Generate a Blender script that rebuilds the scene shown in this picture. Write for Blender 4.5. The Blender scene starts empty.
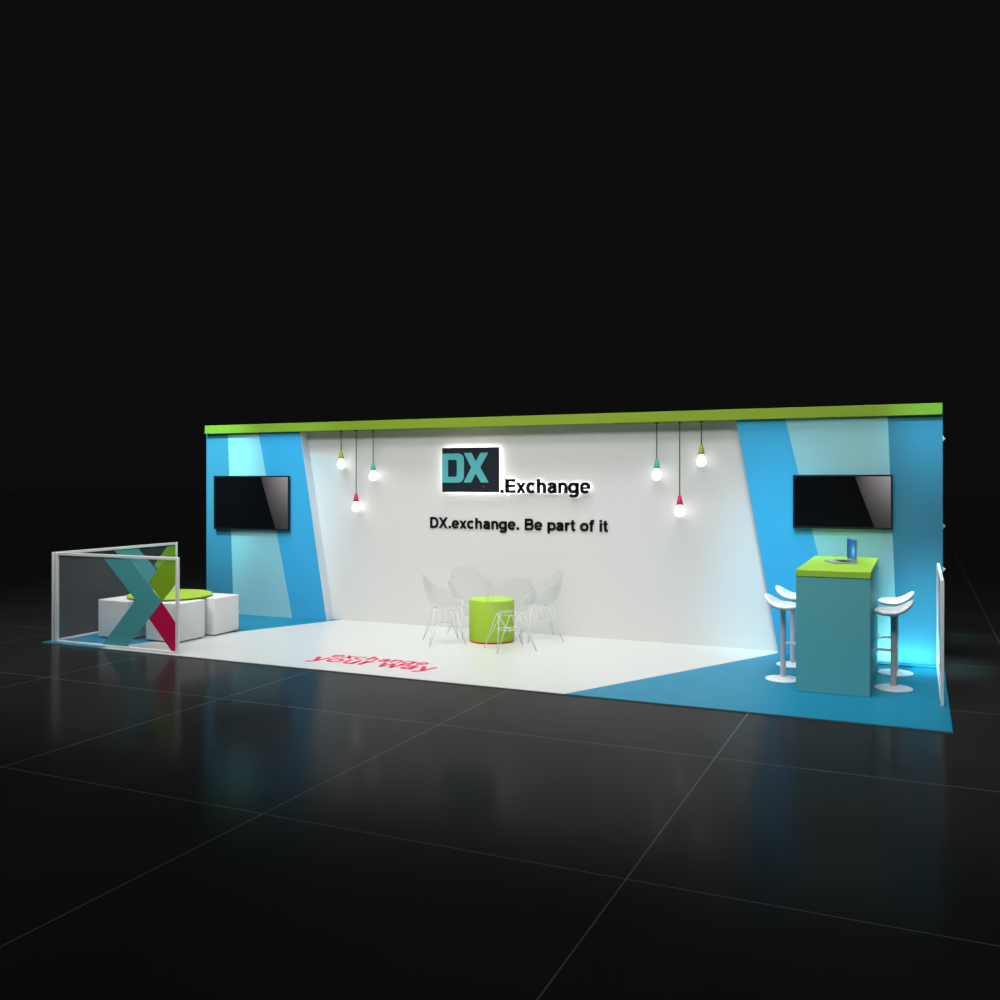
import bpy, bmesh, math, random
from mathutils import Vector, Matrix
C = bpy.context.scene
col = C.collection
R = math.radians

# ------------------------------------------------------------------ camera
cam = bpy.data.cameras.new('camera')
cam.sensor_width = 36.0
cam.lens = 934.3 / 1000 * 36
cam.shift_y = -0.0185
cam.clip_end = 300
co = bpy.data.objects.new('camera', cam)
co.location = (4.278, -7.2965, 1.7613)
co.rotation_euler = (math.pi / 2, 0, 0.4210)
col.objects.link(co)
C.camera = co

# ------------------------------------------------------------------ world, exposure
w = bpy.data.worlds.new('hall_darkness')
C.world = w
w.use_nodes = True
w.node_tree.nodes['Background'].inputs[0].default_value = (0.0040, 0.0040, 0.0040, 1)
w.node_tree.nodes['Background'].inputs[1].default_value = 1
C.view_settings.view_transform = 'Standard'
C.view_settings.look = 'None'
C.view_settings.exposure = 0
C.view_settings.gamma = 1
C.view_settings.use_curve_mapping = False


# ------------------------------------------------------------------ hall lights (overhead truss, above the frame), added tinted spots and sun fill
def aim(o, p):
    o.rotation_euler = (Vector(p) - o.location).to_track_quat('-Z', 'Y').to_euler()


def spot(name, loc, target, power, color, size, blend, radius=0.15):
    l = bpy.data.lights.new(name, 'SPOT')
    l.energy = power
    l.color = color
    l.spot_size = R(size)
    l.spot_blend = blend
    l.shadow_soft_size = radius
    o = bpy.data.objects.new(name, l)
    o.location = loc
    col.objects.link(o)
    aim(o, target)
    return o


def area(name, loc, target, power, color, sx, sy, spread=120):
    l = bpy.data.lights.new(name, 'AREA')
    l.shape = 'RECTANGLE'
    l.size, l.size_y = sx, sy
    l.energy = power
    l.color = color
    l.spread = R(spread)
    o = bpy.data.objects.new(name, l)
    o.location = loc
    col.objects.link(o)
    aim(o, target)
    return o


for y, z, k in ((-3.4, 5.7, 1.10), (-1.6, 6.9, 0.80), (0.7, 8.2, 1.35)):
    for x, e in ((-3.8, 35), (-0.2, 37), (3.6, 36)):
        area('truss_floodlight', (x, y, z), (x * 0.95, 2.0, 0.6), e * k, (1.0, 1.0, 0.985), 2.8, 1.3, 90)
spot('added_cyan_spot', (-4.45, -0.8, 7.3), (-4.32, 2.6, 1.98), 4600, (0.34, 0.95, 1.0), 16, 1.0, 0.15)  # unseen spot added to brighten the top of the left wall
spot('added_blue_spot', (-3.0, -0.8, 7.3), (-3.1, 2.6, 2.0), 1300, (0.2, 0.75, 1.0), 17, 1.0, 0.2)  # unseen spot added to brighten the left blue stripe
spot('added_blue_spot', (2.9, -1.2, 7.2), (3.0, 2.6, 0.75), 1900, (0.2, 0.75, 1.0), 15, 1.0, 0.2)  # added likewise for the lower right blue stripe
spot('added_blue_spot', (4.3, -1.2, 7.2), (4.4, 2.6, 2.38), 2300, (0.3, 0.85, 1.0), 9, 1.0, 0.2)  # added likewise for the top of the outer right stripe
spot('added_cyan_spot', (4.38, -1.2, 7.0), (4.36, 2.6, -0.05), 4800, (0.45, 0.95, 1.0), 10, 1.0, 0.12)  # unseen spot added for the cyan glow at the right wall base
sun = bpy.data.lights.new('added_floor_fill', 'SUN')  # straight-down sun added as fill to lift the dark hall floor
sun.energy = 0.42
sun.angle = R(50)
so = bpy.data.objects.new('added_floor_fill', sun)
so.location = (0, 0, 20)
col.objects.link(so)


# ------------------------------------------------------------------ materials
def lin(r, g, b):
    f = lambda c: (c / 255 / 12.92) if c / 255 <= 0.04045 else ((c / 255 + 0.055) / 1.055) ** 2.4
    return (f(r), f(g), f(b), 1)


def mat(name, rgb, rough=0.5, metal=0.0, spec=0.5, emit=None, strength=0.0, noise=0.03, scale=6):
    m = bpy.data.materials.new(name)
    m.use_nodes = True
    nt = m.node_tree
    b = nt.nodes['Principled BSDF']
    b.inputs['Base Color'].default_value = rgb
    b.inputs['Roughness'].default_value = rough
    b.inputs['Metallic'].default_value = metal
    b.inputs['Specular IOR Level'].default_value = spec
    if emit:
        b.inputs['Emission Color'].default_value = emit
        b.inputs['Emission Strength'].default_value = strength
    elif noise:
        tc = nt.nodes.new('ShaderNodeTexCoord')
        n = nt.nodes.new('ShaderNodeTexNoise')
        n.inputs['Scale'].default_value = scale
        n.inputs['Detail'].default_value = 4
        nt.links.new(tc.outputs['Object'], n.inputs['Vector'])
        mr = nt.nodes.new('ShaderNodeMapRange')
        mr.inputs['To Min'].default_value = max(0.02, rough - noise)
        mr.inputs['To Max'].default_value = min(1, rough + noise)
        nt.links.new(n.outputs['Fac'], mr.inputs['Value'])
        nt.links.new(mr.outputs['Result'], b.inputs['Roughness'])
    return m


def glassy(name, rgb, alpha, rough=0.1, spec=0.5):
    """clear material: part see-through, part tinted surface"""
    m = bpy.data.materials.new(name)
    m.use_nodes = True
    nt = m.node_tree
    b = nt.nodes['Principled BSDF']
    b.inputs['Base Color'].default_value = rgb
    b.inputs['Roughness'].default_value = rough
    b.inputs['Specular IOR Level'].default_value = spec
    t = nt.nodes.new('ShaderNodeBsdfTransparent')
    mx = nt.nodes.new('ShaderNodeMixShader')
    lw = nt.nodes.new('ShaderNodeLayerWeight')
    lw.inputs['Blend'].default_value = 0.35
    mr = nt.nodes.new('ShaderNodeMapRange')
    mr.inputs['To Min'].default_value = alpha
    mr.inputs['To Max'].default_value = min(1, alpha * 2.6)
    nt.links.new(lw.outputs['Facing'], mr.inputs['Value'])
    nt.links.new(mr.outputs['Result'], mx.inputs['Fac'])
    nt.links.new(t.outputs[0], mx.inputs[1])
    nt.links.new(b.outputs[0], mx.inputs[2])
    nt.links.new(mx.outputs[0], nt.nodes['Material Output'].inputs['Surface'])
    return m


WHITE_WALL = mat('white_wall_panel', lin(210, 210, 209), 0.75, spec=0.2)
WHITE_FLOOR = mat('white_glossy_flooring', lin(198, 200, 198), 0.3, spec=0.3)
BLUE_FLOOR = mat('blue_flooring', lin(26, 126, 160), 0.42, spec=0.12)
BLUE = mat('sky_blue_print', lin(58, 162, 208), 0.6, spec=0.2)
DEEP = mat('deep_blue_print', lin(60, 130, 160), 0.6, spec=0.2)
PALE = mat('pale_teal_print', lin(140, 192, 202), 0.6, spec=0.2)
EDGE = mat('pale_grey_board_edge', lin(205, 215, 222), 0.6, spec=0.2)
CGREEN = mat('lime_green_counter_top', lin(162, 208, 66), 0.5, spec=0.25)
GREEN = mat('lime_green_laminate', lin(126, 154, 40), 0.5, spec=0.25)
LIME = mat('lime_green_paint', lin(168, 206, 66), 0.5, spec=0.25)
DRUM = mat('lime_green_drum_cloth', lin(152, 184, 56), 0.6, spec=0.2)
TEAL = mat('teal_laminate', lin(96, 178, 184), 0.5, spec=0.2)
TEALV = mat('teal_vinyl', lin(84, 172, 178), 0.5, spec=0.2)
GREENV = mat('green_vinyl', lin(140, 185, 40), 0.5, spec=0.2)
MAG = mat('magenta_vinyl', lin(205, 25, 80), 0.5, spec=0.2)
ROSE = mat('rose_vinyl', lin(225, 20, 85), 0.5, spec=0.2)
RED = mat('red_rim', lin(230, 50, 40), 0.5, spec=0.2)
ALU = mat('white_powder_coated_aluminium', lin(238, 240, 241), 0.4, spec=0.4)
LEATHER = mat('white_leatherette', lin(228, 229, 230), 0.55, spec=0.3, noise=0.08, scale=40)
WPLASTIC = mat('white_gloss_plastic', lin(232, 234, 236), 0.3, spec=0.5)
POLE = mat('brushed_grey_metal', lin(196, 194, 198), 0.45, metal=0.0)
WIRE = mat('white_wire', lin(214, 216, 216), 0.35, spec=0.5)
BLACK = mat('black_plastic', lin(20, 22, 26), 0.4, spec=0.4)
NAVY = mat('dark_navy_panel', lin(22, 28, 40), 0.5, spec=0.3)
INK = mat('black_letter_face', lin(14, 15, 18), 0.5, spec=0.2)
CORD = mat('dark_grey_cord', lin(48, 50, 52), 0.7)
SILVER = mat('silver_aluminium', lin(200, 203, 208), 0.35, metal=0.6)
KEYS = mat('dark_keys', lin(40, 50, 58), 0.5)
GLASS = glassy('smoked_clear_pane', lin(190, 198, 206), 0.042, 0.25)
CLEAR = glassy('clear_polycarbonate', lin(176, 179, 181), 0.055, 0.12)
BULB = mat('glowing_bulb', lin(255, 255, 250), emit=(1, 1, 0.97, 1), strength=2.6)
HALO = mat('white_led_backlight', lin(255, 255, 255), emit=(1, 1, 1, 1), strength=3.2)
HALO2 = mat('white_sign_backlight', lin(255, 255, 255), emit=(1, 1, 1, 1), strength=7.5)


def hall_floor_mat():
    m = bpy.data.materials.new('polished_black_tiles')
    m.use_nodes = True
    nt = m.node_tree
    N = nt.nodes.new
    b = nt.nodes['Principled BSDF']
    b.inputs['Roughness'].default_value = 0.16
    b.inputs['IOR'].default_value = 1.062
    tc = N('ShaderNodeTexCoord')
    sp = N('ShaderNodeSeparateXYZ')
    nt.links.new(tc.outputs['Object'], sp.inputs[0])
    outs = []
    for ax, off in (('X', 1.09), ('Y', -1.27)):
        a = N('ShaderNodeMath'); a.operation = 'SUBTRACT'; a.inputs[1].default_value = off - 1.0
        nt.links.new(sp.outputs[ax], a.inputs[0])
        f = N('ShaderNodeMath'); f.operation = 'PINGPONG'; f.inputs[1].default_value = 1.0
        nt.links.new(a.outputs[0], f.inputs[0])
        g = N('ShaderNodeMath'); g.operation = 'GREATER_THAN'; g.inputs[1].default_value = 1.0 - 0.0035
        nt.links.new(f.outputs[0], g.inputs[0])
        outs.append(g)
    mx = N('ShaderNodeMath'); mx.operation = 'MAXIMUM'
    nt.links.new(outs[0].outputs[0], mx.inputs[0]); nt.links.new(outs[1].outputs[0], mx.inputs[1])
    n = N('ShaderNodeTexNoise'); n.inputs['Scale'].default_value = 0.9; n.inputs['Detail'].default_value = 5
    nt.links.new(tc.outputs['Object'], n.inputs['Vector'])
    cr = N('ShaderNodeMapRange'); cr.inputs['From Min'].default_value = 0.3; cr.inputs['From Max'].default_value = 0.7
    cr.inputs['To Min'].default_value = 0.017; cr.inputs['To Max'].default_value = 0.022
    nt.links.new(n.outputs['Fac'], cr.inputs['Value'])
    mc = N('ShaderNodeMix'); mc.data_type = 'RGBA'
    nt.links.new(mx.outputs[0], mc.inputs['Factor'])
    nt.links.new(cr.outputs['Result'], mc.inputs['A'])
    mc.inputs['B'].default_value = (0.115, 0.115, 0.115, 1)
    nt.links.new(mc.outputs['Result'], b.inputs['Base Color'])
    rr = N('ShaderNodeMapRange'); rr.inputs['To Min'].default_value = 0.12; rr.inputs['To Max'].default_value = 0.2
    nt.links.new(n.outputs['Fac'], rr.inputs['Value'])
    nt.links.new(rr.outputs['Result'], b.inputs['Roughness'])
    return m


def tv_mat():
    """near black screen with a grey slanted glare wedge painted in as emission"""
    m = bpy.data.materials.new('television_painted_glare')
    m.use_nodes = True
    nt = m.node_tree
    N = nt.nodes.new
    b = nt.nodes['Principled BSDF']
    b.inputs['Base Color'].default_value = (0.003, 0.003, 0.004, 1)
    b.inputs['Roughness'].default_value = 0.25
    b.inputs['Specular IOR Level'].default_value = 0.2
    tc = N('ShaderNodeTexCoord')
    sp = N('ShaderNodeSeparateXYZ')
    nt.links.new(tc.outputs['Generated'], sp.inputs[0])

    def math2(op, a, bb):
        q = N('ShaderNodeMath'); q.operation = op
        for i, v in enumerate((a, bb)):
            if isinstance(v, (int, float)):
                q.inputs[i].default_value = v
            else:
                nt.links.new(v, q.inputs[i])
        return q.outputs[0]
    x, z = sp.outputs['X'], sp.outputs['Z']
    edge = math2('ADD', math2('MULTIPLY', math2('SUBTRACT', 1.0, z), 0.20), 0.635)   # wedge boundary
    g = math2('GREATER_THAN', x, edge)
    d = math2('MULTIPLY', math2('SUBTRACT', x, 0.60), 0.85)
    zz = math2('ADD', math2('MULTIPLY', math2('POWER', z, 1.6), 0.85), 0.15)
    val = math2('MULTIPLY', math2('MULTIPLY', d, zz), g)  # slanted glare painted into the screen's emission
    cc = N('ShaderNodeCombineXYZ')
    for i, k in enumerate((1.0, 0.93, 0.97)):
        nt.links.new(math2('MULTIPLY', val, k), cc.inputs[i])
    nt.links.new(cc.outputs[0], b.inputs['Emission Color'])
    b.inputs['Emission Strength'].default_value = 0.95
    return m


def laptop_screen_mat():
    m = bpy.data.materials.new('laptop_picture')
    m.use_nodes = True
    nt = m.node_tree
    N = nt.nodes.new
    b = nt.nodes['Principled BSDF']
    b.inputs['Base Color'].default_value = (0.01, 0.02, 0.04, 1)
    b.inputs['Roughness'].default_value = 0.3
    tc = N('ShaderNodeTexCoord')
    mp = N('ShaderNodeMapping')
    mp.inputs['Location'].default_value = (-0.70, -0.5, -0.42)
    nt.links.new(tc.outputs['Generated'], mp.inputs['Vector'])
    gr = N('ShaderNodeTexGradient'); gr.gradient_type = 'SPHERICAL'
    sc = N('ShaderNodeMapping'); sc.inputs['Scale'].default_value = (2.2, 0.0, 1.35)
    nt.links.new(mp.outputs[0], sc.inputs['Vector'])
    nt.links.new(sc.outputs[0], gr.inputs['Vector'])
    rp = N('ShaderNodeValToRGB')
    rp.color_ramp.elements[0].color = (0.003, 0.045, 0.16, 1)
    rp.color_ramp.elements[1].color = (0.35, 0.85, 1.0, 1)
    e = rp.color_ramp.elements.new(0.55); e.color = (0.01, 0.16, 0.50, 1)
    nt.links.new(gr.outputs['Fac'], rp.inputs['Fac'])
    nt.links.new(rp.outputs[0], b.inputs['Emission Color'])
    b.inputs['Emission Strength'].default_value = 0.7
    return m


HALL = hall_floor_mat()
TVGLARE = tv_mat()
LAPPIC = laptop_screen_mat()


# ------------------------------------------------------------------ helpers
def obj(name, bm, m, parent=None, smooth=False, loc=None):
    me = bpy.data.meshes.new(name)
    bmesh.ops.recalc_face_normals(bm, faces=bm.faces)
    bm.to_mesh(me)
    bm.free()
    for mm in (m if isinstance(m, (list, tuple)) else [m]):
        me.materials.append(mm)
    if smooth:
        for p in me.polygons:
            p.use_smooth = True
        if smooth == 'auto':
            me.set_sharp_from_angle(angle=R(40))
    o = bpy.data.objects.new(name, me)
    col.objects.link(o)
    if parent:
        o.parent = parent
    if loc:
        o.location = loc
    return o


def tag(o, label=None, cat=None, group=None, kind=None):
    if label: o['label'] = label
    if cat: o['category'] = cat
    if group: o['group'] = group
    if kind: o['kind'] = kind
    return o


def thing(name, label, cat, loc=(0, 0, 0), rz=0.0, group=None):
    o = bpy.data.objects.new(name, None)
    o.empty_display_size = 0.1
    col.objects.link(o)
    o.location = loc
    o.rotation_euler = (0, 0, rz)
    return tag(o, label, cat, group)


def children(o):
    return [c for c in bpy.data.objects if c.parent == o]


def copy_tree(o, parent=None):
    c = o.copy()
    col.objects.link(c)
    c.parent = parent
    for ch in children(o):
        copy_tree(ch, c)
    return c


def box(bm, x0, x1, y0, y1, z0, z1, bevel=0.0, seg=2):
    r = bmesh.ops.create_cube(bm, size=1)
    for v in r['verts']:
        v.co = Vector(((x0 + x1) / 2 + v.co.x * (x1 - x0), (y0 + y1) / 2 + v.co.y * (y1 - y0), (z0 + z1) / 2 + v.co.z * (z1 - z0)))
    if bevel:
        es = list({e for v in r['verts'] for e in v.link_edges})
        bmesh.ops.bevel(bm, geom=es, offset=bevel, segments=seg, affect='EDGES', profile=0.5)
    return bm


def bxo(name, dims, m, parent=None, bevel=0.0, seg=2):
    return obj(name, box(bmesh.new(), *dims, bevel=bevel, seg=seg), m, parent, smooth='auto' if bevel else False)


def lathe(prof, seg=32, cx=0, cy=0, bm=None):
    bm = bm or bmesh.new()
    rings = []
    for r, z in prof:
        if r < 1e-6:
            rings.append([bm.verts.new((cx, cy, z))])
        else:
            rings.append([bm.verts.new((cx + r * math.cos(2 * math.pi * i / seg), cy + r * math.sin(2 * math.pi * i / seg), z)) for i in range(seg)])
    for a, b in zip(rings, rings[1:]):
        for i in range(seg):
            j = (i + 1) % seg
            if len(a) == 1 and len(b) == 1:
                continue
            if len(a) == 1:
                bm.faces.new((a[0], b[i], b[j]))
            elif len(b) == 1:
                bm.faces.new((a[i], b[0], a[j]))
            else:
                bm.faces.new((a[i], b[i], b[j], a[j]))
    return bm


def tube(bm, pts, r, seg=8):
    pts = [Vector(p) for p in pts]
    rings = []
    up = Vector((0, 0, 1))
    for i, p in enumerate(pts):
        d = (pts[min(i + 1, len(pts) - 1)] - pts[max(i - 1, 0)]).normalized()
        a = d.cross(up)
        if a.length < 1e-3:
            a = d.cross(Vector((1, 0, 0)))
        a.normalize()
        b = d.cross(a).normalized()
        rings.append([bm.verts.new(p + r * (math.cos(2 * math.pi * k / seg) * a + math.sin(2 * math.pi * k / seg) * b)) for k in range(seg)])
    for q, s in zip(rings, rings[1:]):
        for k in range(seg):
            bm.faces.new((q[k], s[k], s[(k + 1) % seg], q[(k + 1) % seg]))
    bm.faces.new(rings[0]); bm.faces.new(rings[-1][::-1])
    return bm


def prism_y(bm, poly, y0, y1, mi=0):
    """poly in (x,z); front at y0"""
    f = [bm.verts.new((x, y0, z)) for x, z in poly]
    b = [bm.verts.new((x, y1, z)) for x, z in poly]
    fs = [bm.faces.new(f), bm.faces.new(b[::-1])]
    n = len(poly)
    for i in range(n):
        fs.append(bm.faces.new((f[i], b[i], b[(i + 1) % n], f[(i + 1) % n])))
    for q in fs:
        q.material_index = mi
    return bm


def prism_z(bm, poly, z0, z1, mi=0):
    f = [bm.verts.new((x, y, z1)) for x, y in poly]
    b = [bm.verts.new((x, y, z0)) for x, y in poly]
    fs = [bm.faces.new(f), bm.faces.new(b[::-1])]
    n = len(poly)
    for i in range(n):
        fs.append(bm.faces.new((f[i], b[i], b[(i + 1) % n], f[(i + 1) % n])))
    for q in fs:
        q.material_index = mi
    return bm


HW = 0.080      # half stroke of the lettering


def arc(cx, cy, rx, ry, a0, a1, n=14):
    out = []
    for k in range(n + 1):
        a = R(a0 + (a1 - a0) * k / n)
        c, q = math.cos(a), math.sin(a)
        out.append((cx + rx * math.copysign(abs(c) ** 0.88, c), cy + ry * math.copysign(abs(q) ** 0.88, q)))
    return out


def dg(x0, y0, x1, y1, w=0.155):
    return ('P', [(x0, y0), (x0 + w, y0), (x1 + w, y1), (x1, y1)])


def rc(x0, y0, x1, y1):
    return ('P', [(x0, y0), (x1, y0), (x1, y1), (x0, y1)])


XH, CAP, S2 = 0.53, 0.72, 2 * HW
BOWL = lambda cx: arc(cx, XH / 2, 0.205, XH / 2 - HW + 0.008, 0, 360, 24)
GLYPH = {
    'o': (0.60, [('S', BOWL(0.30))]),
    'e': (0.57, [('S', arc(0.285, 0.265, 0.19, 0.207, 0, 322, 22)), rc(0.12, 0.215, 0.53, 0.315)]),
    'c': (0.55, [('S', arc(0.29, 0.265, 0.195, 0.207, 42, 318, 20))]),
    'x': (0.55, [dg(0.01, 0, 0.365, XH, 0.165), dg(0.365, 0, 0.01, XH, 0.165)]),
    'h': (0.60, [rc(0.06, 0, 0.06 + S2, CAP), ('S', [(0.12, 0.30)] + arc(0.30, 0.30, 0.168, 0.170, 150, 0, 12) + [(0.468, 0.0)])]),
    'n': (0.60, [rc(0.06, 0, 0.06 + S2, XH), ('S', [(0.12, 0.30)] + arc(0.30, 0.30, 0.168, 0.170, 150, 0, 12) + [(0.468, 0.0)])]),
    'u': (0.60, [rc(0.54 - S2, 0, 0.54, XH), ('S', [(0.48, 0.23)] + arc(0.30, 0.23, 0.168, 0.170, -30, -180, 12) + [(0.132, XH)])]),
    'a': (0.56, [('S', arc(0.275, 0.345, 0.165, 0.125, 165, 0, 12) + [(0.44, 0.0)]),
                 ('S', [(0.43, 0.315), (0.27, 0.295), (0.15, 0.245), (0.108, 0.160), (0.150, 0.085), (0.245, 0.058), (0.36, 0.10), (0.43, 0.18)])]),
    'g': (0.60, [('S', BOWL(0.265)), ('S', [(0.47, XH), (0.47, 0.0)] + arc(0.275, -0.01, 0.195, 0.135, 0, -155, 12))]),
    'p': (0.61, [rc(0.06, -0.20, 0.06 + S2, XH), ('S', BOWL(0.335))]),
    'r': (0.40, [rc(0.06, 0, 0.06 + S2, XH), ('S', [(0.12, 0.27)] + arc(0.31, 0.27, 0.185, 0.190, 165, 75, 8))]),
    't': (0.35, [('S', [(0.165, 0.68), (0.165, 0.15), (0.195, 0.075), (0.33, 0.062)]), rc(0.01, XH - 0.10, 0.33, XH)]),
    'f': (0.35, [('S', [(0.155, 0.0), (0.155, 0.55), (0.19, 0.64), (0.34, 0.665)]), rc(0.01, XH - 0.10, 0.32, XH)]),
    'i': (0.26, [rc(0.06, 0, 0.06 + S2, XH), rc(0.06, 0.60, 0.06 + S2, 0.72)]),
    'y': (0.55, [dg(0.235, 0.0, 0.005, XH, 0.15), ('S', [(0.485, XH), (0.325, 0.03), (0.27, -0.09), (0.19, -0.135), (0.06, -0.125)])]),
    'w': (0.78, [dg(0.145, 0, 0.0, XH, 0.14), dg(0.145, 0, 0.315, XH, 0.13), dg(0.50, 0, 0.325, XH, 0.13), dg(0.50, 0, 0.64, XH, 0.14)]),
    '.': (0.28, [rc(0.06, 0, 0.235, 0.17)]),
    ' ': (0.28, []),
    'E': (0.66, [rc(0.06, 0, 0.06 + 0.18, CAP), rc(0.07, 0, 0.62, 0.145), rc(0.07, 0.295, 0.58, 0.435), rc(0.07, CAP - 0.145, 0.61, CAP)]),
    'B': (0.71, [rc(0.07, 0, 0.07 + 0.15, CAP), ('S', [(0.14, 0.655), (0.40, 0.655)] + arc(0.42, 0.52, 0.15, 0.135, 90, -90, 10) + [(0.14, 0.385)]),
                 ('S', [(0.14, 0.375), (0.42, 0.375)] + arc(0.44, 0.22, 0.165, 0.155, 90, -90, 10) + [(0.14, 0.065)])]),
    'D': (0.72, [rc(0.07, 0, 0.07 + 0.15, CAP), ('S', [(0.14, 0.655), (0.33, 0.655)] + arc(0.34, 0.36, 0.27, 0.295, 90, -90, 16) + [(0.14, 0.065)])]),
    'X': (0.67, [dg(0.0, 0, 0.475, CAP, 0.18), dg(0.475, 0, 0.0, CAP, 0.18)]),
}


def glyph_bm(ch, x0, kx, ky, put):
    """one letter as prisms; put(x, y, side) places an outline point, side 0 front / 1 back"""
    bm = bmesh.new()

    def prism(poly):
        poly = [(x0 + x * kx, y * ky) for x, y in poly]
        f = [bm.verts.new(put(x, y, 0)) for x, y in poly]
        b = [bm.verts.new(put(x, y, 1)) for x, y in poly]
        bm.faces.new(f); bm.faces.new(b[::-1])
        for i in range(len(f)):
            k = (i + 1) % len(f)
            bm.faces.new((f[i], b[i], b[k], f[k]))
    for kind, pts in GLYPH[ch][1]:
        if kind == 'P':
            prism(pts)
            continue
        n = len(pts)
        V = [Vector(p) for p in pts]
        loop = (V[0] - V[-1]).length < 1e-4
        L, Rr = [], []
        for i, p in enumerate(V):
            a = V[i - 1] if i else (V[-2] if loop else p)
            c = V[i + 1] if i < n - 1 else (V[1] if loop else p)
            d0 = (p - a).normalized() if (p - a).length > 1e-6 else None
            d1 = (c - p).normalized() if (c - p).length > 1e-6 else None
            d = ((d0 or d1) + (d1 or d0)).normalized()
            nn = Vector((-d.y, d.x))
            cs = max(0.6, d.dot(d1 or d0))
            L.append(p + nn * HW / cs); Rr.append(p - nn * HW / cs)
        m = n - 1 if loop else n
        def vv(p, sd): return bm.verts.new(put(x0 + p.x * kx, p.y * ky, sd))
        lf = [vv(p, 0) for p in L[:m]]; rf = [vv(p, 0) for p in Rr[:m]]
        lb = [vv(p, 1) for p in L[:m]]; rb = [vv(p, 1) for p in Rr[:m]]
        for i in range(m if loop else m - 1):
            k = (i + 1) % m
            bm.faces.new((lf[i], rf[i], rf[k], lf[k])); bm.faces.new((lb[i], lb[k], rb[k], rb[i]))
            bm.faces.new((lf[i], lf[k], lb[k], lb[i])); bm.faces.new((rf[i], rb[i], rb[k], rf[k]))
        if not loop:
            bm.faces.new((lf[0], lb[0], rb[0], rf[0])); bm.faces.new((lf[-1], rf[-1], rb[-1], lb[-1]))
    return bm


def text_layout(s, width):
    tot = sum(GLYPH[c][0] for c in s)
    k = width / tot
    x, out = 0, []
    for c in s:
        if c != ' ':
            out.append((c, x))
        x += GLYPH[c][0] * k
    return k, out


PZ = 0.0        # platform top
GZ = -0.009     # hall floor level
YP, YW, YB = 2.60, 2.745, 2.555

# ------------------------------------------------------------------ the setting
bm = bmesh.new()
g = 150
bmesh.ops.create_grid(bm, x_segments=2, y_segments=2, size=g)
for v in bm.verts:
    v.co.z = GZ
tag(obj('floor', bm, HALL), kind='structure')

# white rear wall of the stand
tag(bxo('wall_back', (-3.0, 3.0, YW, 2.86, PZ, 2.40), WHITE_WALL), kind='structure')


def striped(name, lines, mats, xl_box):
    """lines: list of (x at z=2.4, x at z=0); the strips between them get mats"""
    bm = bmesh.new()
    T, B = 2.40, PZ
    f, b = [], []
    for xt, xb in lines:
        f.append((bm.verts.new((xt, YP, T)), bm.verts.new((xb, YP, B))))
        b.append((bm.verts.new((xt, 2.95, T)), bm.verts.new((xb, 2.95, B))))
    n = len(lines)
    for i in range(n - 1):
        q = bm.faces.new((f[i][0], f[i][1], f[i + 1][1], f[i + 1][0])); q.material_index = i
        q = bm.faces.new((b[i][0], b[i + 1][0], b[i + 1][1], b[i][1])); q.material_index = len(mats)
        q = bm.faces.new((f[i][0], f[i + 1][0], b[i + 1][0], b[i][0])); q.material_index = len(mats)
        q = bm.faces.new((f[i][1], b[i][1], b[i + 1][1], f[i + 1][1])); q.material_index = len(mats)
    for i in (0, n - 1):
        q = bm.faces.new((f[i][0], b[i][0], b[i][1], f[i][1])); q.material_index = len(mats)
    return tag(obj(name, bm, mats + [EDGE]), kind='structure')


striped('wall_left', [(-4.497, -4.497), (-4.131, -4.036), (-3.63, -3.085), (-2.967, -2.56)], [DEEP, PALE, BLUE], 0)
striped('wall_right', [(2.543, 2.971), (3.04, 3.59), (4.004, 4.097), (4.491, 4.491)], [BLUE, PALE, DEEP], 0)
tag(bxo('trim_1', (-4.487, 4.488, YB, 2.95, 2.402, 2.512), GREEN, bevel=0.002, seg=1), kind='structure')

# ------------------------------------------------------------------ platform
pl = thing('exhibition_platform', 'low white and blue exhibition stand floor lying on the black tiles', 'platform')
XL0, XL3 = -3.62, -2.32
XR0, XR3 = 1.60, 3.16
bxo('platform_edge', (-4.5, 4.5, 0.0, 3.0, GZ, -0.004), mat('grey_board_core', lin(120, 125, 128), 0.6), pl)
obj('white_flooring', prism_z(bmesh.new(), [(XL0, 0), (XR0, 0), (XR3, 3), (XL3, 3)], -0.0039, 0), WHITE_FLOOR, pl)
tag(obj('blue_flooring', prism_z(bmesh.new(), [(-4.5, 0), (XL0, 0), (XL3, 3), (-4.5, 3)], -0.0039, 0), BLUE_FLOOR, pl), 'blue floor wedge on the left')
tag(obj('blue_flooring', prism_z(bmesh.new(), [(XR0, 0), (4.5, 0), (4.5, 3), (XR3, 3)], -0.0039, 0), BLUE_FLOOR, pl), 'blue floor area on the right')
for s, x, y, wd, ky in (('exchange', -1.13, 0.565, 1.10, 0.27), ('your way', -1.235, 0.345, 1.37, 0.36)):
    k, lay = text_layout(s, wd)
    HW = 0.066
    for c, gx in lay:
        b = glyph_bm(c, x + gx, k, ky, lambda u, v, sd: (u, y + v, 0.0009 - 0.0008 * sd))
        obj('floor_letter', b, ROSE, pl)['label'] = 'rose letter of the floor words your way' if s[0] == 'y' else 'rose letter of the floor word exchange'


HW = 0.080
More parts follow.
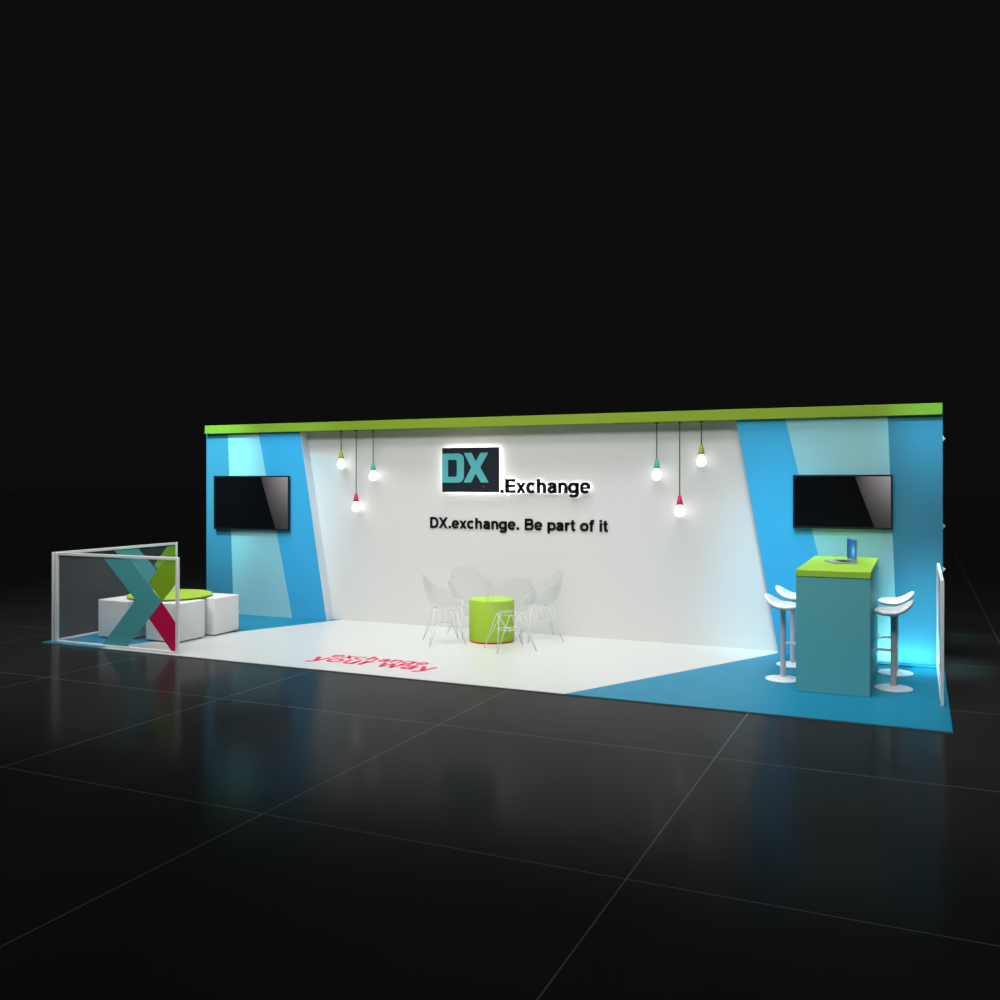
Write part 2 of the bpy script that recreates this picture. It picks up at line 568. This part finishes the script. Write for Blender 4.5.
# ------------------------------------------------------------------ televisions
def television(x0, x1, z0, z1, label):
    t = thing('television', label, 'television', ((x0 + x1) / 2, YP, z0), 0, 'televisions on the stand walls')
    w2, h = (x1 - x0) / 2, z1 - z0
    bz = 0.017
    fr = bmesh.new()
    y0, y1 = -0.045, -0.022
    box(fr, -w2, w2, y0, y1, 0, bz + 0.004); box(fr, -w2, w2, y0, y1, h - bz, h)
    box(fr, -w2, -w2 + bz, y0, y1, bz + 0.004, h - bz); box(fr, w2 - bz, w2, y0, y1, bz + 0.004, h - bz)
    obj('bezel', fr, BLACK, t)
    bxo('screen', (-w2 + bz, w2 - bz, y0 + 0.004, y0 + 0.012, bz + 0.004, h - bz), TVGLARE, t)
    bxo('back_cover', (-w2 + 0.01, w2 - 0.01, -0.026, -0.012, 0.01, h - 0.01), BLACK, t, 0.004)
    bxo('wall_bracket', (-0.2, 0.2, -0.012, -0.001, h * 0.3, h * 0.7), BLACK, t)
    return t


television(-4.334, -3.107, 1.125, 1.836, 'larger black flat television on the left striped wall')
television(3.118, 4.050, 1.290, 1.828, 'black flat television on the right striped wall above the green counter')


# ------------------------------------------------------------------ illuminated logo sign and lettering
lx, lz, lw_, lh = -0.955, 1.635, 0.747, 0.530
t = thing('logo_sign', 'backlit dark square sign with teal letters DX on the white wall', 'sign', (lx, YW, lz))
yb = -0.06
bxo('sign_panel', (0, lw_, yb, -0.035, 0, lh), NAVY, t, 0.002, 1)
bxo('backlight', (0.012, lw_ - 0.012, -0.034, -0.024, 0.012, lh - 0.012), HALO2, t)
bxo('spacer', (0.2, lw_ - 0.2, -0.0215, 0.0, 0.15, lh - 0.15), BLACK, t)


def P(px, pz):
    return ((px - 100) / 800 * lw_, (740 - pz) / 625 * lh)


# letter D: outer and inner outlines bridged
def ring_prism(outer, inner, y0, y1):
    bm = bmesh.new()
    n = len(outer)
    v = [[bm.verts.new((x, y, z)) for x, z in ol] for y in (y0, y1) for ol in (outer, inner)]
    fo, fi, bo, bi = v
    for i in range(n):
        j = (i + 1) % n
        bm.faces.new((fo[i], fo[j], fi[j], fi[i])); bm.faces.new((bo[i], bi[i], bi[j], bo[j]))
        bm.faces.new((fo[i], bo[i], bo[j], fo[j])); bm.faces.new((fi[i], fi[j], bi[j], bi[i]))
    return bm


def dshape(x0, x1, zt, zb, r):
    pts = [P(x0, zb), P(x0, zt)]
    for k in range(7):
        a = math.pi / 2 * (1 - k / 6)
        pts.append(P(x1 - r + r * math.cos(a), zt + r - r * math.sin(a)))
    for k in range(7):
        a = -math.pi / 2 * k / 6
        pts.append(P(x1 - r + r * math.cos(a), zb - r - r * math.sin(a)))
    return pts


obj('letter', ring_prism(dshape(102, 415, 196, 608, 85), dshape(188, 315, 285, 525, 28), yb - 0.006, yb + 0.0), TEALV, t)['label'] = 'teal letter D'
xp = [(415, 190), (522, 190), (583, 310), (650, 190), (758, 190), (645, 395), (762, 605), (655, 605), (583, 478), (515, 605), (410, 605), (520, 395)]
obj('letter', prism_y(bmesh.new(), [P(*q) for q in xp], yb - 0.006, yb), TEALV, t)['label'] = 'teal letter X'
rd = bmesh.new()
box(rd, *[P(665, 0)[0], P(708, 0)[0]], yb - 0.003, yb, P(0, 672)[1], P(0, 650)[1])
obj('red_mark', rd, mat('dark_red_print', lin(95, 15, 40), 0.6), t)


def wall_text(s, x, z, width, cap, front, back, lit, label):
    global HW
    t = thing('wall_lettering', label, 'lettering', (x, YW, z))
    k, lay = text_layout(s, width)
    for c, gx in lay:
        b = glyph_bm(c, gx, k, cap / CAP, lambda u, v, sd: (u, -(back if sd else front), v))
        l = obj('letter', b, INK, t)
        if lit:
            HW = 0.05
            b = glyph_bm(c, gx, k, cap / CAP, lambda u, v, sd: (u, -(0.014 if sd else back - 0.001), v))
            HW = 0.08
            obj('backlight', b, HALO, l)
    return t


wall_text('.Exchange', -0.205, 1.628, 1.12, 0.163, 0.05, 0.026, True, 'black backlit letters reading .Exchange right of the dark sign')
wall_text('DX.exchange. Be part of it', -1.160, 1.198, 2.270, 0.130, 0.010, 0.0, False, 'plain black wall letters reading DX.exchange. Be part of it')


# ------------------------------------------------------------------ pendant lamps
def pendant(x, z_top, m, name, where):
    x += 0.012
    t = thing('pendant_lamp', where, 'pendant lamp', (x, 2.655, z_top), 0, 'bare bulb pendants under the green beam')
    L = 2.402 - z_top
    obj('cord', tube(bmesh.new(), [(0, 0, -0.005), (0, 0, L)], 0.0055, 8), CORD, t, True)
    obj('ceiling_cap', lathe([(0, L), (0.02, L), (0.022, L - 0.012), (0, L - 0.014)], 20), CORD, t, True)
    obj('socket', lathe([(0, 0.002), (0.014, 0.002), (0.018, -0.006), (0.026, -0.05), (0.036, -0.098), (0.034, -0.102), (0, -0.102)], 24), m, t, 'auto')
    obj('bulb', lathe([(0, -0.1021), (0.021, -0.1021), (0.024, -0.112), (0.036, -0.134), (0.046, -0.156), (0.050, -0.176), (0.047, -0.198), (0.036, -0.216), (0.020, -0.226), (0, -0.229)], 24), BULB, t, True)


SG, SM, ST = mat('olive_green_socket', lin(150, 170, 40), 0.5), mat('magenta_socket', lin(205, 20, 85), 0.5), mat('teal_socket', lin(70, 175, 160), 0.5)
pendant(-2.389, 2.150, SG, '', 'leftmost pendant of all, a short cord, olive green socket and glowing bulb')
pendant(-2.166, 1.612, SM, '', 'low hanging pendant with magenta socket, left of the dark DX sign')
pendant(-1.917, 2.000, ST, '', 'pendant with teal socket, in the trio left of the dark DX sign')
pendant(1.674, 2.004, ST, '', 'pendant with teal socket, in the trio near the right striped wall')
pendant(1.926, 1.612, SM, '', 'low hanging pendant with magenta socket, near the right striped wall')
pendant(2.158, 2.150, SG, '', 'rightmost pendant of all, a short cord, olive green socket and glowing bulb')


# ------------------------------------------------------------------ framed glass barriers
LOGO = [
    (TEALV, 'teal chevron print', [(0.748, 0.945), (1.122, 0.945), (1.562, 0.519), (1.09, 0.024), (0.735, 0.024), (1.20, 0.522)]),
    (GREENV, 'green stripe print', [(1.381, 0.722), (1.605, 0.945), (1.76, 0.945), (1.76, 0.715), (1.562, 0.519)]),
    (MAG, 'magenta stripe print', [(1.562, 0.519), (1.387, 0.339), (1.690, 0.024), (1.76, 0.024), (1.76, 0.31)]),
]


def barrier(label, loc, rz, L, H=0.985, logo=True, side=-1, shift=0.0, p=0.032):
    t = thing('glass_barrier', label, 'barrier', loc, rz)
    h = p / 2
    bxo('post', (0, p, -h, h, 0, H), ALU, t, 0.003, 1)
    bxo('post', (L - p, L, -h, h, 0, H), ALU, t, 0.003, 1)
    bxo('rail', (p, L - p, -h, h, H - p, H), ALU, t, 0.003, 1)
    bxo('rail', (p, L - p, -h, h, 0, 0.022), ALU, t, 0.003, 1)
    bxo('glass_pane', (p, L - p, -0.004, 0.004, 0.022, H - p), GLASS, t)
    if logo:
        for m, lb, poly in LOGO:
            pts = [(L - p if x > 1.755 else min(x + shift, L - p), z) for x, z in poly]
            y0, y1 = (-0.0065, -0.0045) if side < 0 else (0.0045, 0.0065)
            q = obj('vinyl_stripe', prism_y(bmesh.new(), pts, y0, y1), m, t)
            q['label'] = lb
    return t


barrier('white framed glass barrier with X shaped print along the front edge, left end', (-4.368, 0.078, PZ), 0, 1.746, shift=-0.037)
barrier('white framed glass barrier with X shaped print closing the left side', (-4.400, 0.06, PZ), R(90), 1.885, shift=0.11)
barrier('white framed clear barrier closing the right side beside the bar stools', (4.450, 0.80, PZ), R(90), 1.74, logo=False, p=0.026)

# ------------------------------------------------------------------ lounge: cubes and round table
CUBES = [(-3.935, 0.680, 'white cube pouf at the left front of the round table, behind the printed glass'),
         (-3.295, 0.748, 'white cube pouf at the front right of the round table'),
         (-3.265, 1.290, 'white cube pouf farthest right, behind the round table'),
         (-3.93, 1.29, 'white cube pouf at the back left of the round table')]
cm = None
for x, y, lb in CUBES:
    if cm is None:
        t = thing('cube_pouf', lb, 'pouf', (x, y, PZ), 0, 'white cube poufs round the low table')
        bm = box(bmesh.new(), -0.233, 0.233, -0.212, 0.212, 0.012, 0.432, 0.014, 3)
        obj('upholstered_body', bm, LEATHER, t, 'auto')
        pm = bmesh.new()
        q = 0.232; qy = 0.211
        tube(pm, [(-q, -qy, 0.422), (q, -qy, 0.422), (q, qy, 0.422), (-q, qy, 0.422), (-q, -qy, 0.422)], 0.004, 6)
        obj('piping', pm, LEATHER, t, True)
        for sx in (-1, 1):
            for sy in (-1, 1):
                obj('foot', lathe([(0, 0), (0.02, 0), (0.02, 0.0118), (0, 0.0118)], 12, sx * 0.19, sy * 0.17), BLACK, t)
        cm = t
    else:
        c = copy_tree(cm); c.location = (x, y, PZ); c['label'] = lb

t = thing('round_table', 'low round table with lime green top among the white cube poufs', 'table', (-3.60, 0.985, PZ))
obj('tabletop', lathe([(0, 0.445), (0.458, 0.445), (0.468, 0.450), (0.468, 0.462), (0.463, 0.467), (0, 0.467)], 64), LIME, t, 'auto')
LEGM = mat('olive_painted_metal', lin(120, 140, 90), 0.5)
for a in range(4):
    d = Vector((math.cos(a * math.pi / 2), math.sin(a * math.pi / 2), 0))
    bm = bmesh.new()
    tube(bm, [d * 0.34, d * 0.34 + Vector((0, 0, 0.445))], 0.016, 12)
    lathe([(0, 0), (0.026, 0), (0.026, 0.008), (0, 0.008)], 14, d.x * 0.34, d.y * 0.34, bm)
    obj('leg', bm, LEGM, t, 'auto')
bm = bmesh.new()
tube(bm, [(-0.34, 0, 0.43), (0.34, 0, 0.43)], 0.01); tube(bm, [(0, -0.34, 0.43), (0, 0.34, 0.43)], 0.01)
obj('crossbar', bm, LEGM, t, True)


# ------------------------------------------------------------------ laptops
def laptop(label, loc, rz, open_deg=100, w_=0.30, d_=0.205):
    """hinge along local x at y=0, keyboard towards -y"""
    t = thing('laptop', label, 'laptop', loc, rz)
    bxo('base', (-w_ / 2, w_ / 2, -d_, 0, 0.002, 0.014), SILVER, t, 0.003)
    kb = bmesh.new()
    for r_ in range(5):
        for c_ in range(13):
            x = -w_ / 2 + 0.022 + c_ * (w_ - 0.044) / 13
            y = -0.03 - r_ * 0.019
            box(kb, x, x + (w_ - 0.044) / 13 - 0.003, y - 0.016, y, 0.014, 0.0155)
    obj('keyboard', kb, KEYS, t)
    bxo('touchpad', (-0.045, 0.045, -d_ + 0.015, -0.14, 0.014, 0.0147), POLE, t)
    a = R(open_deg - 90)
    rot = Matrix.Rotation(-a, 4, 'X')
    off = Matrix.Translation((0, 0.002, 0.016))

    def tilt(bm):
        bmesh.ops.transform(bm, matrix=off @ rot, verts=bm.verts); return bm
    lid = obj('lid', tilt(box(bmesh.new(), -w_ / 2, w_ / 2, -0.004, 0.003, 0.0, d_, 0.002, 1)), SILVER, t)
    obj('screen', tilt(box(bmesh.new(), -w_ / 2 + 0.012, w_ / 2 - 0.012, -0.0055, -0.0042, 0.018, d_ - 0.012)), LAPPIC, lid)
    obj('hinge', tube(bmesh.new(), [(-w_ * 0.36, 0.0, 0.013), (w_ * 0.36, 0.0, 0.013)], 0.006), KEYS, t)
    return t


# hinge running from (3.69,1.97) to (3.80,1.67); keyboard towards the left
laptop('open silver laptop with blue screen on the green counter top', (3.722, 1.80, 1.022), R(-70), 91)
t = thing('mug', 'small white mug on the round green table', 'mug', (-3.66, 1.13, 0.4672))
obj('body', lathe([(0, 0), (0.034, 0), (0.037, 0.004), (0.038, 0.085), (0.034, 0.085), (0.033, 0.012), (0, 0.010)], 24), WPLASTIC, t, 'auto')
obj('handle', tube(bmesh.new(), [(-0.036, 0, 0.068), (-0.055, 0, 0.064), (-0.062, 0, 0.044), (-0.055, 0, 0.024), (-0.036, 0, 0.018)], 0.005), WPLASTIC, t, True)

# ------------------------------------------------------------------ green drum table
t = thing('drum_table', 'lime green drum table with red base rim, among the clear chairs', 'table', (-0.03, 2.10, PZ))
obj('drum_body', lathe([(0, 0.016), (0.243, 0.016), (0.250, 0.022), (0.250, 0.448), (0.245, 0.455), (0, 0.455)], 64), DRUM, t, 'auto')
tag(obj('base_rim', lathe([(0, 0.0), (0.240, 0.0), (0.244, 0.003), (0.244, 0.0155), (0, 0.0155)], 64), RED, t, 'auto'), 'red rim at the foot')
tag(obj('table_top', lathe([(0, 0.4555), (0.244, 0.4555), (0.247, 0.459), (0.244, 0.463), (0, 0.463)], 64), LIME, t, 'auto'))


# ------------------------------------------------------------------ clear shell chairs on wire bases
def lerp_table(tb, s):
    n = len(tb) - 1
    x = min(max(s, 0), 1) * n
    i = min(int(x), n - 1)
    f = x - i
    p0, p1, p2, p3 = tb[max(i - 1, 0)], tb[i], tb[i + 1], tb[min(i + 2, n)]
    return 0.5 * ((2 * p1) + (-p0 + p2) * f + (2 * p0 - 5 * p1 + 4 * p2 - p3) * f * f + (-p0 + 3 * p1 - 3 * p2 + p3) * f ** 3)


def chair(label, x, y, rz):
    t = thing('shell_chair', label, 'chair', (x, y, PZ), rz, 'clear shell chairs round the drum table')
    ys = [-0.25, -0.16, -0.02, 0.11, 0.19, 0.235, 0.265]
    zs = [0.415, 0.435, 0.425, 0.435, 0.52, 0.67, 0.83]
    ws = [0.19, 0.24, 0.28, 0.29, 0.28, 0.23, 0.16]
    up = [0.01, 0.09, 0.20, 0.235, 0.15, 0.03, -0.03]
    fw = [-0.03, -0.01, 0.0, 0.03, 0.09, 0.10, 0.04]
    bm = bmesh.new()
    NS, NT = 28, 24
    gr = []
    for i in range(NS + 1):
        s = i / NS
        row = []
        for j in range(NT + 1):
            q = -1 + 2 * j / NT
            a = abs(q)
            wd = lerp_table(ws, s)
            row.append(bm.verts.new((wd * (math.sin(q * math.pi / 2 * 0.9) / math.sin(math.pi / 2 * 0.9)),
                                     lerp_table(ys, s) - lerp_table(fw, s) * a ** 2,
                                     lerp_table(zs, s) + lerp_table(up, s) * a ** 2.6)))
        gr.append(row)
    for i in range(NS):
        for j in range(NT):
            bm.faces.new((gr[i][j], gr[i][j + 1], gr[i + 1][j + 1], gr[i + 1][j]))
    sh = obj('shell', bm, CLEAR, t, True)
    md = sh.modifiers.new('thickness', 'SOLIDIFY'); md.thickness = 0.006; md.offset = 0
    wr = 0.0038
    for sx in (-1, 1):
        for sy in (-1, 1):
            f = Vector((sx * 0.235, sy * 0.215, 0.0))
            bm = bmesh.new()
            tube(bm, [f + Vector((0, 0, 0.004)), (sx * 0.15, sy * 0.05, 0.405)], wr, 6)
            tube(bm, [f + Vector((0, 0, 0.004)), (sx * 0.055, sy * 0.13, 0.405)], wr, 6)
            tube(bm, [(sx * 0.15, sy * 0.05, 0.405), (sx * 0.05, sy * 0.02, 0.25), (-sx * 0.05, sy * 0.10, 0.22)], wr * 0.9, 6)
            lathe([(0, 0), (0.009, 0), (0.009, 0.010), (0, 0.010)], 10, f.x, f.y, bm)
            obj('leg', bm, WIRE, t, True)
    bm = bmesh.new()
    lp = [(0.15, 0.05), (0.055, 0.13), (-0.055, 0.13), (-0.15, 0.05), (-0.15, -0.05), (-0.055, -0.13), (0.055, -0.13), (0.15, -0.05), (0.15, 0.05)]
    tube(bm, [(a, b, 0.407) for a, b in lp], wr, 6)
    obj('seat_ring', bm, WIRE, t, True)
    obj('brace_ring', tube(bmesh.new(), [(a * 0.95, b * 0.9, 0.235) for a, b in lp], wr * 0.9, 6), WIRE, t, True)
    t.scale = (0.92, 0.92, 0.92)
    return t


DX0, DY0 = -0.03, 2.10
for x, y, lb in ((-0.45, 1.77, 'clear shell chair left of the green drum table, white wire legs'),
                 (0.37, 1.69, 'clear shell chair in front of the green drum, right side, white wire legs'),
                 (0.43, 2.42, 'clear shell chair at the right of the green drum, nearest the white wall'),
                 (-0.43, 2.42, 'clear shell chair behind the drum, rear left, back rising above it')):
    # backrest (local +y) points away from the drum
    a = math.atan2(y - DY0, x - DX0) - math.pi / 2
    chair(lb, x, y, a)

# ------------------------------------------------------------------ counter
t = thing('bar_counter', 'tall teal bar counter with lime green top, laptop on it', 'counter', (0, 0, PZ))
bxo('counter_body', (3.338, 3.920, 0.893, 2.50, 0.0, 0.965), TEAL, t, 0.003, 1)
bxo('counter_top', (3.334, 3.924, 0.888, 2.505, 0.9655, 1.021), CGREEN, t, 0.003, 1)


# ------------------------------------------------------------------ bar stools
def stool(label, x, y, outward):
    t = thing('bar_stool', label, 'bar stool', (x, y, PZ), 0 if outward > 0 else math.pi, 'white bar stools beside the counter')
    obj('base_plate', lathe([(0, 0), (0.153, 0), (0.155, 0.004), (0.150, 0.010), (0.05, 0.016), (0.034, 0.026), (0, 0.026)], 48), WPLASTIC, t, 'auto')
    obj('pole', lathe([(0, 0.026), (0.024, 0.026), (0.024, 0.60), (0.030, 0.604), (0.034, 0.632), (0, 0.632)], 24), POLE, t, 'auto')
    bm = bmesh.new()
    tube(bm, [(-0.022, 0, 0.325), (-0.142, 0, 0.325)], 0.011, 10)
    tube(bm, [(-0.142, -0.09, 0.325), (-0.142, 0.09, 0.325)], 0.012, 10)
    obj('footrest', bm, WPLASTIC, t, 'auto')
    # saddle seat, low lip towards the counter (-x), high lip outwards (+x)
    bm = bmesh.new()
    NU, NV = 32, 12
    rows = []
    for i in range(NU + 1):
        u = -1 + 2 * i / NU
        xx = 0.157 * u
        zc = 0.655 + 0.020 * (u < 0) * u * u + 0.090 * (u > 0) * u * u + 0.012 * u
        hw = 0.185 * (1 - abs(u) ** 3.2) ** 0.5 if abs(u) < 1 else 0
        th = 0.030 * (1 - abs(u) ** 3) ** 0.5 if abs(u) < 1 else 0
        slope = (0.18 if u > 0 else 0.04) * u / 0.164
        nx, nz = -slope, 1.0
        ln = math.hypot(nx, nz); nx /= ln; nz /= ln
        ring = []
        for k in range(24):
            a = 2 * math.pi * k / 24
            cy = math.copysign(abs(math.cos(a)) ** 0.7, math.cos(a)) * hw
            hh = math.copysign(abs(math.sin(a)) ** 0.8, math.sin(a)) * th
            ring.append(bm.verts.new((xx + nx * hh, cy, zc + nz * hh + 0.10 * cy * cy)))
        rows.append(ring)
    for a, b in zip(rows, rows[1:]):
        for k in range(24):
            bm.faces.new((a[k], b[k], b[(k + 1) % 24], a[(k + 1) % 24]))
    bmesh.ops.remove_doubles(bm, verts=bm.verts, dist=1e-5)
    obj('seat', bm, WPLASTIC, t, True)
    return t


stool('white bar stool at the right of the counter, nearer the front edge', 4.086, 1.325, 1)
stool('white bar stool at the right of the counter, nearer the striped wall', 4.086, 2.030, 1)
stool('white bar stool at the left of the counter, nearer the front edge', 3.178, 1.325, -1)
stool('white bar stool at the left of the counter, nearer the striped wall', 3.178, 2.040, -1)

# ------------------------------------------------------------------ invented light fitting for the cyan glow on the right wall, wall clamps
t = thing('added_wall_washer', 'added slim floor light making the cyan glow at the foot of the right striped wall', 'added light', (3.93, 2.40, PZ))
bm = bmesh.new()
prism = [(0.0, 0.0), (0.05, 0.0), (0.05, 0.002), (0.008, 0.008), (0.0, 0.008)]
a_ = [bm.verts.new((0, y, z)) for y, z in prism]; b_ = [bm.verts.new((0.52, y, z)) for y, z in prism]
bm.faces.new(a_); bm.faces.new(b_[::-1])
for i in range(5):
    bm.faces.new((a_[i], b_[i], b_[(i + 1) % 5], a_[(i + 1) % 5]))
obj('added_housing', bm, BLUE_FLOOR, t)
for k in range(2):  # lamps added to brighten the wall base
    l = bpy.data.lights.new('added_washer_lamp', 'AREA')
    l.shape = 'RECTANGLE'; l.size = 0.24; l.size_y = 0.03
    l.energy = 1.5; l.color = (0.42, 0.95, 1.0)
    o = bpy.data.objects.new('added_washer_lamp', l); col.objects.link(o)
    o.parent = t; o.location = (0.13 + 0.26 * k, 0.03, 0.012)
    o.rotation_euler = Vector((0, 0.5, 0.86)).to_track_quat('-Z', 'Y').to_euler()
for z, lb in ((2.17, 'small white clamp high on the right outer edge of the stand'),
              (1.33, 'small white clamp halfway up the right outer edge of the stand'),
              (0.915, 'small white clamp lowest on the right outer edge of the stand')):
    t = thing('wall_clamp', lb, 'clamp', (4.5005, 2.66, z), 0, 'clamps on the right outer edge')
    bxo('clamp_plate', (-0.009, 0.0, -0.025, 0.025, -0.025, 0.025), ALU, t, 0.002, 1)
    bm = lathe([(0, 0.0), (0.010, 0.0), (0.012, 0.012), (0, 0.014)], 14)
    bmesh.ops.rotate(bm, verts=bm.verts, matrix=Matrix.Rotation(math.pi / 2, 3, 'Y'), cent=(0, 0, 0))
    obj('knob', bm, ALU, t, 'auto')
